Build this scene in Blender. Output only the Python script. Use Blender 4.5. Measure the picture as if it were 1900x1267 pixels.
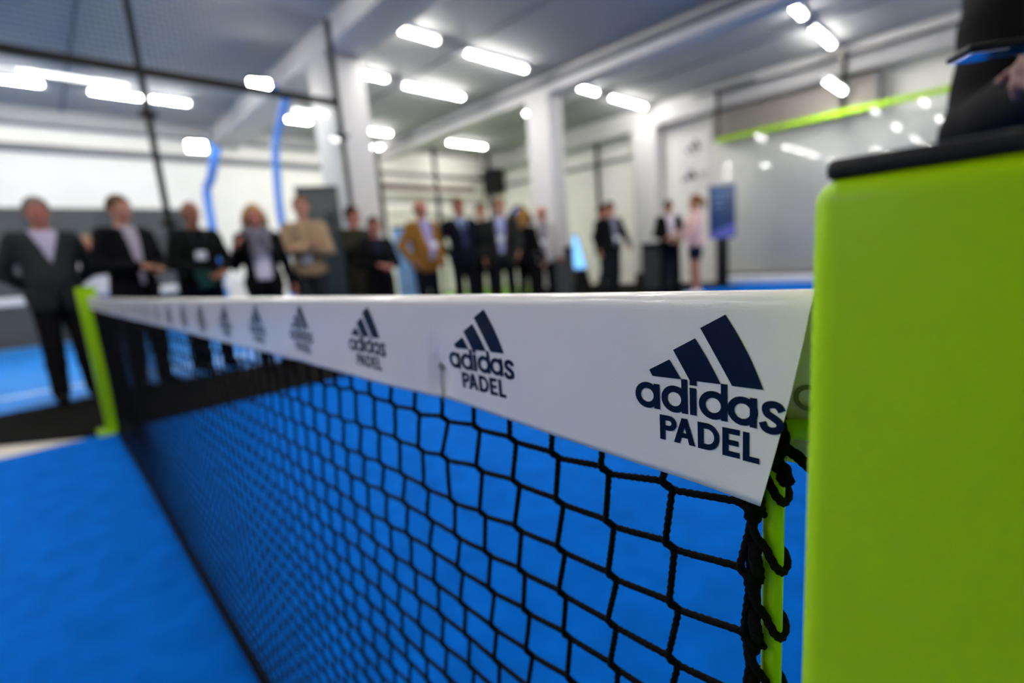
import bpy, bmesh, math, random
import numpy as np
from mathutils import Vector, Matrix
random.seed(7); rng = np.random.default_rng(7)
SC = bpy.context.scene; COL = SC.collection
for o in list(bpy.data.objects): bpy.data.objects.remove(o)

# ------------------------------------------------------------------ camera
CAM = np.array([0, 0, .95]); FPX = 904.0
YAW, PITCH, ROLL = [math.radians(a) for a in (46.48, 9.874, -4.482)]
FW = np.array([-math.sin(YAW)*math.cos(PITCH), math.cos(YAW)*math.cos(PITCH), -math.sin(PITCH)])
RT = np.array([math.cos(YAW), math.sin(YAW), 0.0]); UP = np.cross(RT, FW)
R2 = math.cos(ROLL)*RT + math.sin(ROLL)*UP; U2 = -math.sin(ROLL)*RT + math.cos(ROLL)*UP
cd = bpy.data.cameras.new('camera'); cam = bpy.data.objects.new('camera', cd); COL.objects.link(cam)
cd.sensor_width = 36; cd.sensor_fit = 'HORIZONTAL'; cd.lens = FPX/1900*36; cd.clip_start = .01; cd.clip_end = 100
M3 = Matrix(((R2[0], U2[0], -FW[0]), (R2[1], U2[1], -FW[1]), (R2[2], U2[2], -FW[2])))
cam.matrix_world = Matrix.Translation(Vector(CAM)) @ M3.to_4x4()
cd.dof.use_dof = True; cd.dof.focus_distance = .24; cd.dof.aperture_fstop = 3.3; cd.dof.aperture_blades = 0
SC.camera = cam
# ------------------------------------------------------------------ world, exposure
w = bpy.data.worlds.new('world'); SC.world = w; w.use_nodes = True
w.node_tree.nodes['Background'].inputs[0].default_value = (.5, .55, .6, 1)
w.node_tree.nodes['Background'].inputs[1].default_value = .005
SC.view_settings.view_transform = 'Standard'; SC.view_settings.look = 'None'
SC.view_settings.exposure = 0.86; SC.view_settings.gamma = 1; SC.view_settings.use_curve_mapping = False
TUBE_W = 56.0      # emission of the ceiling tubes
FLOOD_W = 60.0

def ray(x, y): return (x-950)/FPX*R2 - (y-633.5)/FPX*U2 + FW
def onZ(x, y, z=0): d = ray(x, y); return CAM + d*((z-CAM[2])/d[2])
def onY(x, y, Y): d = ray(x, y); return CAM + d*(Y/d[1])
def onX(x, y, X): d = ray(x, y); return CAM + d*(X/d[0])
def atT(x, y, t): return CAM + ray(x, y)*t

# ------------------------------------------------------------------ materials
def mat(name, col, rough=.6, metal=0, coat=0, emit=0, noise=0, nscale=30, bump=0, bscale=200, sheen=0, spec=.5):
    m = bpy.data.materials.new(name); m.use_nodes = True; nt = m.node_tree
    p = nt.nodes['Principled BSDF']; c = (*col, 1)
    p.inputs['Base Color'].default_value = c; p.inputs['Roughness'].default_value = rough
    p.inputs['Metallic'].default_value = metal; p.inputs['Coat Weight'].default_value = coat
    p.inputs['Coat Roughness'].default_value = .06; p.inputs['Specular IOR Level'].default_value = spec
    p.inputs['Sheen Weight'].default_value = sheen
    if emit:
        p.inputs['Emission Color'].default_value = c; p.inputs['Emission Strength'].default_value = emit
    tc = nt.nodes.new('ShaderNodeTexCoord')
    if noise:
        n = nt.nodes.new('ShaderNodeTexNoise'); n.inputs['Scale'].default_value = nscale; n.inputs['Detail'].default_value = 5
        r = nt.nodes.new('ShaderNodeValToRGB')
        r.color_ramp.elements[0].position = .3; r.color_ramp.elements[1].position = .7
        r.color_ramp.elements[0].color = (*[v*(1-noise) for v in col], 1)
        r.color_ramp.elements[1].color = (*[min(1, v*(1+noise)) for v in col], 1)
        nt.links.new(tc.outputs['Object'], n.inputs['Vector']); nt.links.new(n.outputs['Fac'], r.inputs['Fac'])
        nt.links.new(r.outputs['Color'], p.inputs['Base Color'])
    if bump:
        n2 = nt.nodes.new('ShaderNodeTexNoise'); n2.inputs['Scale'].default_value = bscale; n2.inputs['Detail'].default_value = 3
        b = nt.nodes.new('ShaderNodeBump'); b.inputs['Strength'].default_value = bump; b.inputs['Distance'].default_value = .002
        nt.links.new(tc.outputs['Object'], n2.inputs['Vector']); nt.links.new(n2.outputs['Fac'], b.inputs['Height'])
        nt.links.new(b.outputs['Normal'], p.inputs['Normal'])
    return m
def glass_mat(name, tint):
    m = bpy.data.materials.new(name); m.use_nodes = True; nt = m.node_tree; nt.nodes.clear()
    out = nt.nodes.new('ShaderNodeOutputMaterial'); mx = nt.nodes.new('ShaderNodeMixShader')
    tr = nt.nodes.new('ShaderNodeBsdfTransparent'); gl = nt.nodes.new('ShaderNodeBsdfGlossy'); fr = nt.nodes.new('ShaderNodeFresnel')
    tr.inputs[0].default_value = (*tint, 1); gl.inputs['Roughness'].default_value = .01; fr.inputs[0].default_value = 1.36
    nt.links.new(fr.outputs[0], mx.inputs[0]); nt.links.new(tr.outputs[0], mx.inputs[1]); nt.links.new(gl.outputs[0], mx.inputs[2])
    nt.links.new(mx.outputs[0], out.inputs[0]); return m
def S(r, g, b):   # sRGB 0-255 to linear
    f = lambda c: c/12.92 if c <= .04045 else ((c+.055)/1.055)**2.4
    return tuple(f(v/255) for v in (r, g, b))
MT = dict(
    lime=mat('lime_paint', S(156, 200, 0), .36, coat=.06, bump=.05, bscale=900, spec=.18),
    capblack=mat('black_plastic', S(15, 14, 12), .5, spec=.25, bump=.1, bscale=1500),
    vinyl=mat('white_vinyl', S(238, 231, 222), .27, coat=.3, bump=.1, bscale=1400),
    ink=mat('navy_ink', S(6, 14, 36), .35, coat=.1, spec=.25),
    inkback=mat('print_showing_through', S(120, 122, 84), .5),
    rope=mat('black_rope', S(9, 8, 8), .9, bump=.5, bscale=1800, spec=.12),
    steel=mat('steel_cable', S(150, 150, 140), .35, metal=1),
    turf=mat('blue_turf', S(0, 94, 186), .75, noise=.14, nscale=9, bump=.6, bscale=500, spec=.02),
    turf2=mat('blue_turf_far', S(20, 140, 235), .6, noise=.1, nscale=4),
    concrete=mat('cream_concrete', S(205, 196, 182), .6, noise=.06, nscale=3),
    blackmat=mat('black_floor_mat', S(17, 16, 15), .9, noise=.15, nscale=20, spec=.04),
    greenmat=mat('green_turf', S(120, 170, 50), .8, noise=.1, nscale=8),
    white=mat('white_wall_paint', S(240, 237, 230), .75, noise=.02, nscale=2),
    ceil=mat('grey_ceiling_paint', S(160, 160, 159), .8, noise=.03, nscale=1.5),
    beam=mat('white_beam_paint', S(196, 194, 192), .6),
    darkpanel=mat('dark_grey_panel', S(62, 66, 68), .7, noise=.1, nscale=3),
    seam=mat('grey_seam', S(110, 112, 116), .8),
    blackmetal=mat('black_metal', S(16, 16, 16), .55, spec=.2),
    brown=mat('red_brown_steel', S(70, 44, 38), .6),
    bluepaint=mat('blue_paint', S(70, 140, 235), .35, coat=.3),
    tube=mat('tube_light', (1, .985, .95), .5, emit=TUBE_W),
    flood=mat('floodlight_glow', (1, .98, .93), .5, emit=FLOOD_W),
    housing=mat('lamp_housing', S(215, 215, 215), .5),
    glass=glass_mat('court_glass', (.98, .99, .985)),
    teal=mat('dark_teal_print', S(28, 42, 46), .5, noise=.3, nscale=3),
    bluedisp=mat('dark_blue_print', S(26, 58, 100), .4, noise=.25, nscale=4),
    lav=mat('lavender_print', S(86, 92, 170), .4),
    paleblue=mat('pale_blue_print', S(120, 165, 215), .4, noise=.2, nscale=5),
    screen=mat('lit_pale_blue_screen', S(120, 185, 245), .4, emit=.8),
    phone_screen=mat('lit_blue_phone_screen', S(40, 110, 215), .2, emit=.45),
    poster=mat('white_poster', S(232, 228, 226), .5),
    greyink=mat('grey_ink', S(150, 145, 145), .5),
    darkink=mat('dark_ink', S(48, 46, 50), .5),
    yellow=mat('yellow_felt', S(215, 225, 60), .9),
    badge=mat('white_badge', S(238, 238, 246), .35, coat=.5),
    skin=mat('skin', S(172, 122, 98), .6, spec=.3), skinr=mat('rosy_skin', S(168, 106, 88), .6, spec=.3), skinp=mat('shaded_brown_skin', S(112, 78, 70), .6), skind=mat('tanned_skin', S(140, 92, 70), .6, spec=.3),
    eye=mat('eye', S(40, 30, 28), .3), lip=mat('lip', S(160, 90, 84), .5),
)
_cl = {}
def cloth(rgb):
    if rgb not in _cl: _cl[rgb] = mat('cloth_%02x%02x%02x' % rgb, tuple(v*(.45 if max(rgb) < 90 else .85) for v in S(*rgb)), .9, noise=.08, nscale=60, bump=.25, bscale=300, spec=.12)
    return _cl[rgb]

# ------------------------------------------------------------------ mesh helpers
def link(name, me, m=None, parent=None):
    o = bpy.data.objects.new(name, me); COL.objects.link(o)
    if m is not None and me is not None: me.materials.append(m)
    if parent is not None: o.parent = parent
    return o
def tag(o, label=None, cat=None, group=None, kind=None):
    if label: o['label'] = label
    if cat: o['category'] = cat
    if group: o['group'] = group
    if kind: o['kind'] = kind
    return o
def thing(name, label, cat, loc=(0, 0, 0), rz=0, group=None):
    o = bpy.data.objects.new(name, None); COL.objects.link(o); o.empty_display_size = .1
    o.location = loc; o.rotation_euler = (0, 0, rz); return tag(o, label, cat, group)
def from_arr(name, V, F, smooth=False):
    me = bpy.data.meshes.new(name); me.from_pydata([tuple(v) for v in np.asarray(V, float)], [], [tuple(int(i) for i in f) for f in F])
    if smooth: me.polygons.foreach_set('use_smooth', [True]*len(me.polygons))
    me.update(); return me
def quads_mesh(name, V, Q, smooth=True):
    me = bpy.data.meshes.new(name); V = np.asarray(V, np.float32); Q = np.asarray(Q, np.int32)
    me.vertices.add(len(V)); me.vertices.foreach_set('co', V.ravel())
    me.loops.add(len(Q)*4); me.loops.foreach_set('vertex_index', Q.ravel())
    me.polygons.add(len(Q)); me.polygons.foreach_set('loop_start', np.arange(len(Q), dtype=np.int32)*4)
    me.polygons.foreach_set('use_smooth', np.full(len(Q), smooth)); me.update(calc_edges=True); me.validate(); return me
def box_me(name, lo, hi, bev=0, seg=2):
    bm = bmesh.new(); lo = Vector(lo); hi = Vector(hi)
    bmesh.ops.create_cube(bm, size=1, matrix=Matrix.Translation((lo+hi)/2) @ Matrix.Diagonal((*(hi-lo), 1)))
    if bev: bmesh.ops.bevel(bm, geom=bm.edges[:], offset=bev, segments=seg, affect='EDGES', profile=.5)
    me = bpy.data.meshes.new(name); bm.to_mesh(me); bm.free()
    if bev: me.polygons.foreach_set('use_smooth', [True]*len(me.polygons))
    return me
def box(name, lo, hi, m, parent=None, bev=0, seg=2):
    lo2 = [min(a, b) for a, b in zip(lo, hi)]; hi2 = [max(a, b) for a, b in zip(lo, hi)]
    return link(name, box_me(name, lo2, hi2, bev, seg), m, parent)
def catmull(P, n):
    P = np.asarray(P, float); Q = np.vstack([2*P[0]-P[1], P, 2*P[-1]-P[-2]]); out = []
    t = np.linspace(0, 1, n, endpoint=False)[:, None]
    for i in range(1, len(Q)-2):
        a, b, c, d = Q[i-1:i+3]
        out.append(.5*(2*b + (c-a)*t + (2*a-5*b+4*c-d)*t**2 + (3*b-a-3*c+d)*t**3))
    out.append(P[-1:]); return np.vstack(out)
def sweep(P, r, sides=6, twist=0, lob=0, cap=True):
    """tube around polyline P; r scalar or per point; twist/lob make a laid rope"""
    P = np.asarray(P, float); n = len(P); r = np.broadcast_to(np.asarray(r, float), (n,))
    T = np.gradient(P, axis=0); T /= np.linalg.norm(T, axis=1)[:, None]+1e-12
    ref = np.array([0, 1., 0]) if abs(T[0][1]) < .8 else np.array([1., 0, 0])
    N = np.empty_like(P); v = ref - T[0]*(ref@T[0]); N[0] = v/np.linalg.norm(v)
    for i in range(1, n):
        v = N[i-1] - T[i]*(N[i-1]@T[i]); N[i] = v/(np.linalg.norm(v)+1e-12)
    B = np.cross(T, N); th = np.arange(sides)*2*math.pi/sides
    s = np.concatenate([[0], np.cumsum(np.linalg.norm(np.diff(P, axis=0), axis=1))])
    rr = r[:, None]*np.ones(sides)
    if lob: rr = rr*(1+lob*np.cos(3*th[None, :]+s[:, None]*twist))
    V = P[:, None, :] + rr[..., None]*(np.cos(th)[None, :, None]*N[:, None, :] + np.sin(th)[None, :, None]*B[:, None, :])
    i = np.arange(n-1)[:, None]; j = np.arange(sides)[None, :]; j2 = (j+1) % sides
    Q = np.stack([i*sides+j, i*sides+j2, (i+1)*sides+j2, (i+1)*sides+j], -1).reshape(-1, 4)
    V = V.reshape(-1, 3)
    if cap:   # close both ends with a point (degenerate quads kept as fans of quads)
        c0, c1 = len(V), len(V)+1; V = np.vstack([V, P[:1], P[-1:]])
        a = np.arange(0, sides, 2); q0 = np.stack([np.full_like(a, c0), (a+2) % sides, (a+1) % sides, a], -1)
        b = (n-1)*sides; q1 = np.stack([np.full_like(a, c1), b+a, b+(a+1) % sides, b+(a+2) % sides], -1)
        if sides % 2 == 0: Q = np.vstack([Q, q0, q1])
    return V, Q
class Bag:
    def __init__(s): s.V = []; s.Q = []; s.n = 0
    def add(s, V, Q): s.V.append(V); s.Q.append(Q+s.n); s.n += len(V)
    def obj(s, name, m, parent=None, smooth=True): return link(name, quads_mesh(name, np.vstack(s.V), np.vstack(s.Q), smooth), m, parent)
def tube(name, P, r, m, parent=None, sides=8): V, Q = sweep(P, r, sides); return link(name, quads_mesh(name, V, Q), m, parent)

# ------------------------------------------------------------------ room
X0, X1, Y0, Y1, ZC = -12.7, 6.0, -11.5, 11.5, 4.2
def slab(name, lo, hi, m, kind='structure', bev=0): return tag(box(name, lo, hi, m, bev=bev), kind=kind)
slab('floor', (X0-.2, Y0-.2, -.2), (X1+.2, Y1+.2, -.012), MT['concrete'])
slab('ceiling', (X0-.2, Y0-.2, ZC), (X1+.2, Y1+.2, ZC+.2), MT['ceil'])
wl = slab('wall_left', (X0-.2, Y0, -.02), (X0, Y1, ZC), MT['white'])
wb = slab('wall_back', (X0, Y1, -.02), (X1, Y1+.2, ZC), MT['white'])
slab('wall_right', (X1, Y0, -.02), (X1+.2, Y1, ZC), MT['white'])
slab('wall_front', (X0, Y0-.2, -.02), (X1, Y0, ZC), MT['white'])
slab('trim_1', (X0, Y0, 3.5), (X0+.1, 6.6, 3.62), MT['seam'])
slab('trim_2', (X0, Y0, 0), (X0+.05, 2.6, 2.5), MT['darkpanel'])
slab('trim_3', (X0+.1, Y1-.06, 3.18), (-7.0, Y1, 3.26), MT['seam'])
for k, y in enumerate((5.4, 9.5, .9)): slab('trim_%d' % (4+k), (X0, y-.02, ZC-.012), (X1, y+.02, ZC+.01), MT['seam'])
for k, (z0, z1) in enumerate(((3.95, 4.2),)): slab('trim_%d' % (8+k), (X0, Y0, z0), (X0+.3, 6.6, z1), MT['ceil'])
tag(box('ceiling_strip', (X0, 7.3, 4.02), (X1, 7.395, 4.09), MT['seam']), 'grey strip under the ceiling along the long beam', 'cable tray')  # plain grey strip for the dark line above the long beam
# court floors
def poly_floor(name, pts, z0, z1, m, label, cat):
    n = len(pts); V = [(x, y, z0) for x, y in pts]+[(x, y, z1) for x, y in pts]
    F = [tuple(range(n))[::-1], tuple(range(n, 2*n))]+[(i, (i+1) % n, n+(i+1) % n, n+i) for i in range(n)]
    o = link(name, from_arr(name, V, F), m); o['kind'] = 'structure'; o['label'] = label; return o
poly_floor('court_floor', [(-4.15, -11), (1.9, -11), (1.9, 11.25), (-4.6, 11.25), (-4.6, 9.0), (-4.15, 8.6)], -.012, 0, MT['turf'], 'blue artificial turf of the court under the net', 'floor')
poly_floor('mat_floor', [(-4.16, .12), (-4.16, 8.6), (-4.61, 9.0), (-4.61, 11.4), (-8.6, 11.4), (-8.6, 8.2), (-6.05, 5.0), (-5.72, 3.3), (-5.72, -8), (-5.0, -8), (-4.9, -.75)], -.012, .004, MT['blackmat'], 'black floor mat between the two courts', 'floor')
poly_floor('neighbour_floor', [(-12.4, -9), (-5.74, -9), (-5.74, 3.2), (-12.4, 3.2)], -.012, .0, MT['turf2'], 'bright blue turf of the neighbouring court behind glass', 'floor')
poly_floor('green_floor', [(-12.6, 6.0), (-8.65, 6.0), (-8.65, 11.4), (-12.6, 11.4)], -.012, .0, MT['greenmat'], 'green turf patch in the far corner', 'floor')
tag(box('court_line', (-6.62, -9, 0), (-6.55, 3.1, .003), MT['white']), kind='structure')
# beams and columns
def beam(y0, y1, z0, label):
    return tag(box('ceiling_beam', (X0, y0, z0), (X1, y1, ZC), MT['beam'], bev=.01), label, 'beam', 'white ceiling beams')
beam(3.3, 3.9, 3.87, 'white ceiling beam resting on the nearest left column')
beam(7.4, 7.8, 3.88, 'long white ceiling beam resting on the middle column')
beam(11.1, 11.5, 3.72, 'white ceiling beam along the top of the back wall')
def column(x0, x1, y0, y1, z1, label):
    t = thing('column', label, 'column', ((x0+x1)/2, (y0+y1)/2, 0), group='white columns')
    hx, hy = (x1-x0)/2, (y1-y0)/2
    box('shaft', (-hx, -hy, -.01), (hx, hy, z1), MT['beam'], t, bev=.015)
    box('base_guard', (-hx-.02, -hy-.02, -.01), (hx+.02, hy+.02, .28), MT['blackmetal'], t, bev=.01)
column(-7.3, -6.7, 3.32, 3.88, 3.88, 'broad white column at left behind the man in the beige sweater')
column(-6.9, -6.32, 7.4, 7.8, 3.89, 'white column in the middle behind the bald man in a pale cardigan')
column(-6.85, -6.22, 11.08, 11.5, 3.73, 'white column standing against the back wall')

# ------------------------------------------------------------------ tube lamps
tube_me = {}
def tube_lamp(xc, ya, yb, z, label, group='ceiling tube lamps'):
    L = round(abs(yb-ya), 2)
    t = thing('tube_lamp', label, 'lamp', (xc, (ya+yb)/2, z), group=group)
    if L not in tube_me:
        tube_me[L] = (box_me('housing', (-.07, -L/2, 0), (.07, L/2, .05), .01), box_me('light_tube', (-.03, -L/2+.01, -.045), (.03, L/2-.01, .004), .02, 3), box_me('end_cap', (-.05, -.02, -.05), (.05, .02, .02), .006))
        for me, m in zip(tube_me[L], ('housing', 'tube', 'housing')): me.materials.append(MT[m])
    link('housing', tube_me[L][0], None, t); link('light_tube', tube_me[L][1], None, t)
    for s in (-1, 1): e = link('end_cap', tube_me[L][2], None, t); e.location.y = s*(L/2+.012)
    return t
ZT = 4.15
LAMPS = [((669, 30), (807, 79), 'tube lamp at the top, right of the broad left column'),
 ((866, 96), (972, 131), 'tube lamp just above the head of the middle column'),
 ((661, 135), (716, 148), 'short tube lamp touching the right side of the broad column, second row'),
 ((750, 157), (856, 182), 'tube lamp left of the middle column, second row'),
 ((670, 240), (722, 249), 'tube lamp half hidden behind the long beam near the broad column'),
 ((690, 272), (722, 276), 'lowest tube lamp next to the broad column, under the long beam'),
 ((831, 264), (898, 273), 'far tube lamp above the man in the mustard blazer'),
 ((1073, 162), (1105, 173), 'short tube lamp right of the middle column'),
 ((1135, 180), (1193, 200), 'tube lamp above the column at the back wall'),
 ((1462, 5), (1488, 32), 'tube lamp at the upper right, cut by the top of the frame'),
 ((1505, 52), (1543, 85), 'tube lamp at the upper right, second from the top'),
 ((-60, 142), (80, 155), 'bright tube lamp cut by the left edge of the frame'),
 ((166, 170), (262, 182), 'bright tube lamp left of the fence post'),
 ((280, 183), (350, 193), 'bright tube lamp right of the fence post'),
 ((462, 211), (520, 219), 'bright tube lamp left of the blue floodlight mast'),
 ((530, 221), (575, 227), 'short bright tube lamp right of the blue floodlight mast'),
 ((972, 209), (979, 210), 'small stub of a tube lamp at the left edge of the middle column')]
for a, b, lab in LAMPS:
    pa, pb = onZ(*a, ZT-.02), onZ(*b, ZT-.02)
    tube_lamp((pa[0]+pb[0])/2, pa[1], pb[1], ZT, lab)
pa, pb = onZ(1535, 148, 3.38), onZ(1565, 175, 3.38)
tl = tube_lamp((pa[0]+pb[0])/2, pa[1], min(pb[1], 10.9), 3.4, 'low hanging tube lamp over the green bar at upper right')
for s in (-.3, .3): o = tube('suspension_rod', [(0, s, .04), (0, s, ZC-3.4)], .006, MT['steel'], tl, 6)
def lamp_row(x, ys, label, group):
    for y in ys: tube_lamp(x, y, y+1.3, ZT, label, group)
lamp_row(-2.06, (.34, 3.64), 'tube lamp above the net, out of the frame, mirrored in the fence glass', 'tube lamps above the net')
lamp_row(-3.1, (4.2, 2.4, .6, -3.0, -4.8, -6.6, -8.4), 'added fill tube lamp out of the frame in a row over the court', 'added fill lamps over the court')  # unseen lamps added to light band and floor, set where the glass won't mirror them
lamp_row(-4.5, (-4.4, -7.0, -8.8), 'added fill tube lamp out of the frame over the court edge left of the camera', 'added fill lamps over the court edge')  # extra lamps put in to light the fronts of band and post
lamp_row(-6.3, (.9, -.9, -2.7, -5.6), 'tube lamp out of the frame in the row over the black mat', 'tube lamps over the black mat')
lamp_row(-10.85, (-2.4, -5.2), 'tube lamp out of the frame over the neighbouring court', 'tube lamps over the neighbouring court')
lamp_row(-8.4, (-3.3,), 'tube lamp out of the frame in the inner row over the neighbouring court', 'inner tube lamps over the neighbouring court')
lamp_row(-.3, (7.4, 5.8), 'added fill tube lamp out of the frame in a row above the post', 'added fill lamps above the post')  # added lamps, no known fixture here; they brighten the back wall
lamp_row(1.8, (9.2, 7.4), 'added fill tube lamp out of the frame right of the post', 'added fill lamps right of the post')  # added off to the right as fill for the back wall
lamp_row(3.8, (9.2, 7.4), 'added fill tube lamp out of the frame far to the right of the post', 'added fill lamps far right of the post')  # invented row that throws more light on the right of the back wall

# ------------------------------------------------------------------ near and far net posts
def net_post(name, label, cx, cy, hx, hy, h):
    t = thing(name, label, 'post', (cx, cy, 0), group='lime green net posts')
    box('body', (-hx, -hy, .01), (hx, hy, h), MT['lime'], t, bev=.007, seg=4)
    box('cap', (-hx+.003, -hy+.003, h-.0005), (hx-.003, hy-.003, h+.0055), MT['capblack'], t, bev=.0022, seg=3)
    bp = box('base_plate', (-hx-.06, -hy-.05, .0), (hx+.06, hy+.05, .012), MT['lime'], t, bev=.003)
    for sx in (-1, 1):
        for sy in (-1, 1):
            b = link('bolt', BOLT, None, bp); b.location = (sx*(hx+.035), sy*(hy+.028), .012)
    return t
bm = bmesh.new(); bmesh.ops.create_cone(bm, cap_ends=True, segments=6, radius1=.01, radius2=.009, depth=.012, matrix=Matrix.Translation((0, 0, .006)))
BOLT = bpy.data.meshes.new('bolt'); bm.to_mesh(BOLT); bm.free(); BOLT.materials.append(MT['steel'])
PX0, PXW, PYF, PYB = -.0452, .1, .17, .27
POST_H = .9652
near_post = net_post('net_post', 'glossy lime green net post with black cap in the right foreground', PX0+PXW/2, (PYF+PYB)/2, PXW/2, (PYB-PYF)/2, POST_H)
XF = -4.12
far_post = net_post('net_post', 'slim lime green net post at the far left end of the net', XF-.07, .225, .045, .05, .965)
# lacing rod of the near post: leaves the post level, bends down, runs to the bottom
def rod(parent, s, xa, xb, y, z1, z0, r):
    R = .012; P = [(xa, y, z1), (xb+s*R*1.6, y, z1)]
    for k in range(1, 8):
        a = k/8*math.pi/2; P.append((xb+s*R*(1-math.sin(a)), y, z1-R*(1-math.cos(a))))
    P += [(xb, y, z1-R*1.6), (xb, y, .45), (xb, y, z0)]
    P += [(xb+s*.01, y, z0-.01), (xa, y, z0-.01)]
    c = parent.location; P = np.array(P)-np.array([c.x, c.y, c.z])
    return tube('lacing_rod', P, r, MT['lime'], parent, 16)
rod(near_post, 1, PX0+.004, -.0745, .236, .8635, .07, .0048)
rod(far_post, -1, XF-.03, XF, .236, .85, .07, .0048)

# ------------------------------------------------------------------ the net
net = thing('padel_net', 'black rope net with a white printed top band stretched across the court', 'net', (0, 0, 0))
YN = .228
def ztop(x): return np.interp(-np.asarray(x, float), [0, .057, .3, .58, 1.5, 2.8, 4.1], [.9275, .9272, .9245, .9222, .9125, .905, .906])
def hflap(x): return np.interp(-np.asarray(x, float), [0, .06, .3, .6, 1.5, 4.1], [.0995, .099, .0845, .081, .073, .072])
def yflap(x, d):
    """front flap: distance d below the top -> y"""
    x = np.asarray(x, float); v = d/.09
    y = .2205 - .0012*np.sin(x*11+.6)*v - .0008*np.sin(x*27)*v - .0025*v*np.exp(-((x+.06)/.03)**2)
    y = y + .0045*np.exp(-((x+.322)/.010)**2)*np.exp(-((v-.72)/.22)**2) - .0022*np.exp(-((x+.334)/.012)**2)*np.clip(v-.5, 0, 1)
    y = y + .0022*np.exp(-((x+.33)/.05)**2)*np.clip(v, 0, 1) + .003*np.exp(-((x+.62)/.03)**2)*v
    return y
CR = .0065   # half thickness of the fold at the cable
nx = 520; uu = np.linspace(0, 1, nx)**2.0
dd = np.concatenate([np.linspace(1, 0, 26)])
prof = []
V = []; Xfar = -4.06
for u in uu:
    row = []
    zt = None
    for v in np.linspace(1, .09, 24):                       # front flap from hem upward
        xe = -.0565 - .0185*v**1.2; x = xe*(1-u)+Xfar*u; z = ztop(x)-hflap(x)*v
        row.append((x, float(yflap(x, hflap(x)*v)), z))
    x = -.0568*(1-u)+Xfar*u; zt = float(ztop(x)); yf = float(yflap(x, .006))
    for a in np.linspace(20, 160, 9):                       # over the cable
        row.append((x, yf+CR-CR*math.cos(math.radians(a)), zt-CR+CR*math.sin(math.radians(a))))
    for v in np.linspace(.09, .86, 12):                     # back flap
        xe = -.050; xx = xe*(1-u)+Xfar*u
        row.append((xx, yf+2*CR+.012*v, zt-.0995*v*(.75 if u > .2 else .98)))
    V.append(row)
m_ = len(V[0]); V = np.array(V).reshape(-1, 3)
ii = np.arange(nx-1)[:, None]; jj = np.arange(m_-1)[None, :]
Q = np.stack([ii*m_+jj, (ii+1)*m_+jj, (ii+1)*m_+jj+1, ii*m_+jj+1], -1).reshape(-1, 4)
band = link('top_band', quads_mesh('top_band', V, Q), MT['vinyl'], net)
sm = band.modifiers.new('thickness', 'SOLIDIFY'); sm.thickness = .0005; sm.offset = 0
band['label'] = 'glossy white vinyl band folded over the cable'
# steel cable
xs = np.linspace(-.035, -4.15, 200)
V, Q = sweep(np.stack([xs, np.full_like(xs, YN), ztop(xs)-.0055], 1), .0028, 8, twist=900, lob=.18)
link('cable', quads_mesh('cable', V, Q), MT['steel'], net)
# netting
PXC, PZC = .0412, .0350
NC = int(3.98/PXC); Z_TOP = .9105
rows = [Z_TOP]
z = Z_TOP - .052
rows = [.9, .862, .8195]; 
while rows[-1] > .05: rows.append(rows[-1]-PZC*(1.03 if len(rows) < 5 else .985))
NR = len(rows); JA, JB = .0020, .0014
xi = -.083 - PXC*np.arange(NC) - .0006*np.cumsum(rng.normal(0, .6, NC))
def J(i, j):
    x = xi[i]; z = rows[j] + .0015*math.sin(i*1.3+j*.7) + .0012*math.sin(i*.37+j*2.1)
    x = x + .0012*math.sin(j*1.7+i*.9)
    if i == 6 and j == 3: x -= .004
    sag = float(ztop(xi[i]))-.925
    y = YN + .004*math.sin(z*7+x*2)*(.92-z) - .05*max(0, .25-z)**1.0*(.35+.25*math.sin(x*2.3))
    return np.array([x, y, z+sag*(z/.9)])
def A(i, j): return J(i, j)+np.array([-JA, -.0007, JB])
def B(i, j): return J(i, j)+np.array([JA, .0007, -JB])
NEAR = 14
bagn = Bag(); bagf = Bag()
JJ = [[(A(i, j), B(i, j)) for j in range(NR)] for i in range(NC)]
RR = .0019
def strand(bag, pts, near):
    if near: P = catmull(pts, 16 if near == 2 else 7); bag.add(*sweep(P, RR, 8, twist=1400, lob=.16))
    else: P = catmull(pts, 4); bag.add(*sweep(P, RR*1.02, 5, cap=False))
for i in range(NC):
    near = (2 if i < 6 else 1) if i < NEAR else 0; bag = bagn if near else bagf
    p = [np.array([xi[i], YN, float(ztop(xi[i]))-.006])]
    for j in range(NR):
        a_, b_ = JJ[i][j]
        if near: p += [a_+[.0002, -.0005, .0045], a_-[0, .0005, 0], b_-[0, .0005, 0], b_+[-.0002, -.0005, -.0045]]
        else: p += [a_, b_]
    strand(bag, p, near)
    if near:
        for j in range(NR):
            a_, b_ = JJ[i][j]; d_ = b_-a_; bag.add(*sweep([a_-d_*.35, a_, (a_+b_)/2, b_, b_+d_*.35], [RR*.7, RR*1.12, RR*1.2, RR*1.12, RR*.7], 8))
for j in range(NR):
    pn = [np.array([-.0805, YN, rows[j]+.003])]
    for i in range(NEAR):
        a_, b_ = JJ[i][j]; pn += [b_+[.0045, .0005, -.0002], b_+[0, .0005, 0], a_+[0, .0005, 0], a_+[-.0045, .0005, .0002]]
    strand(bagn, pn[:25], 2); strand(bagn, pn[24:], 1)
    pf = [JJ[NEAR-1][j][0]]
    for i in range(NEAR, NC): pf += [JJ[i][j][1]+[0, .0006, 0], JJ[i][j][0]+[0, .0006, 0]]
    pf.append(np.array([-4.1, YN, rows[j]])); strand(bagf, pf, False)
nn = bagn.obj('netting', MT['rope'], net)
nf = bagf.obj('netting', MT['rope'], net)
# hem rope along the floor
xs = np.linspace(-.08, -4.1, 140)
zb = rows[-1]-.012
tube('hem_rope', np.stack([xs, np.array([J(min(NC-1, max(0, int((-x-.083)/PXC))), NR-1)[1] for x in xs]), np.full_like(xs, zb)], 1), .009, MT['rope'], net, 8)
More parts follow.
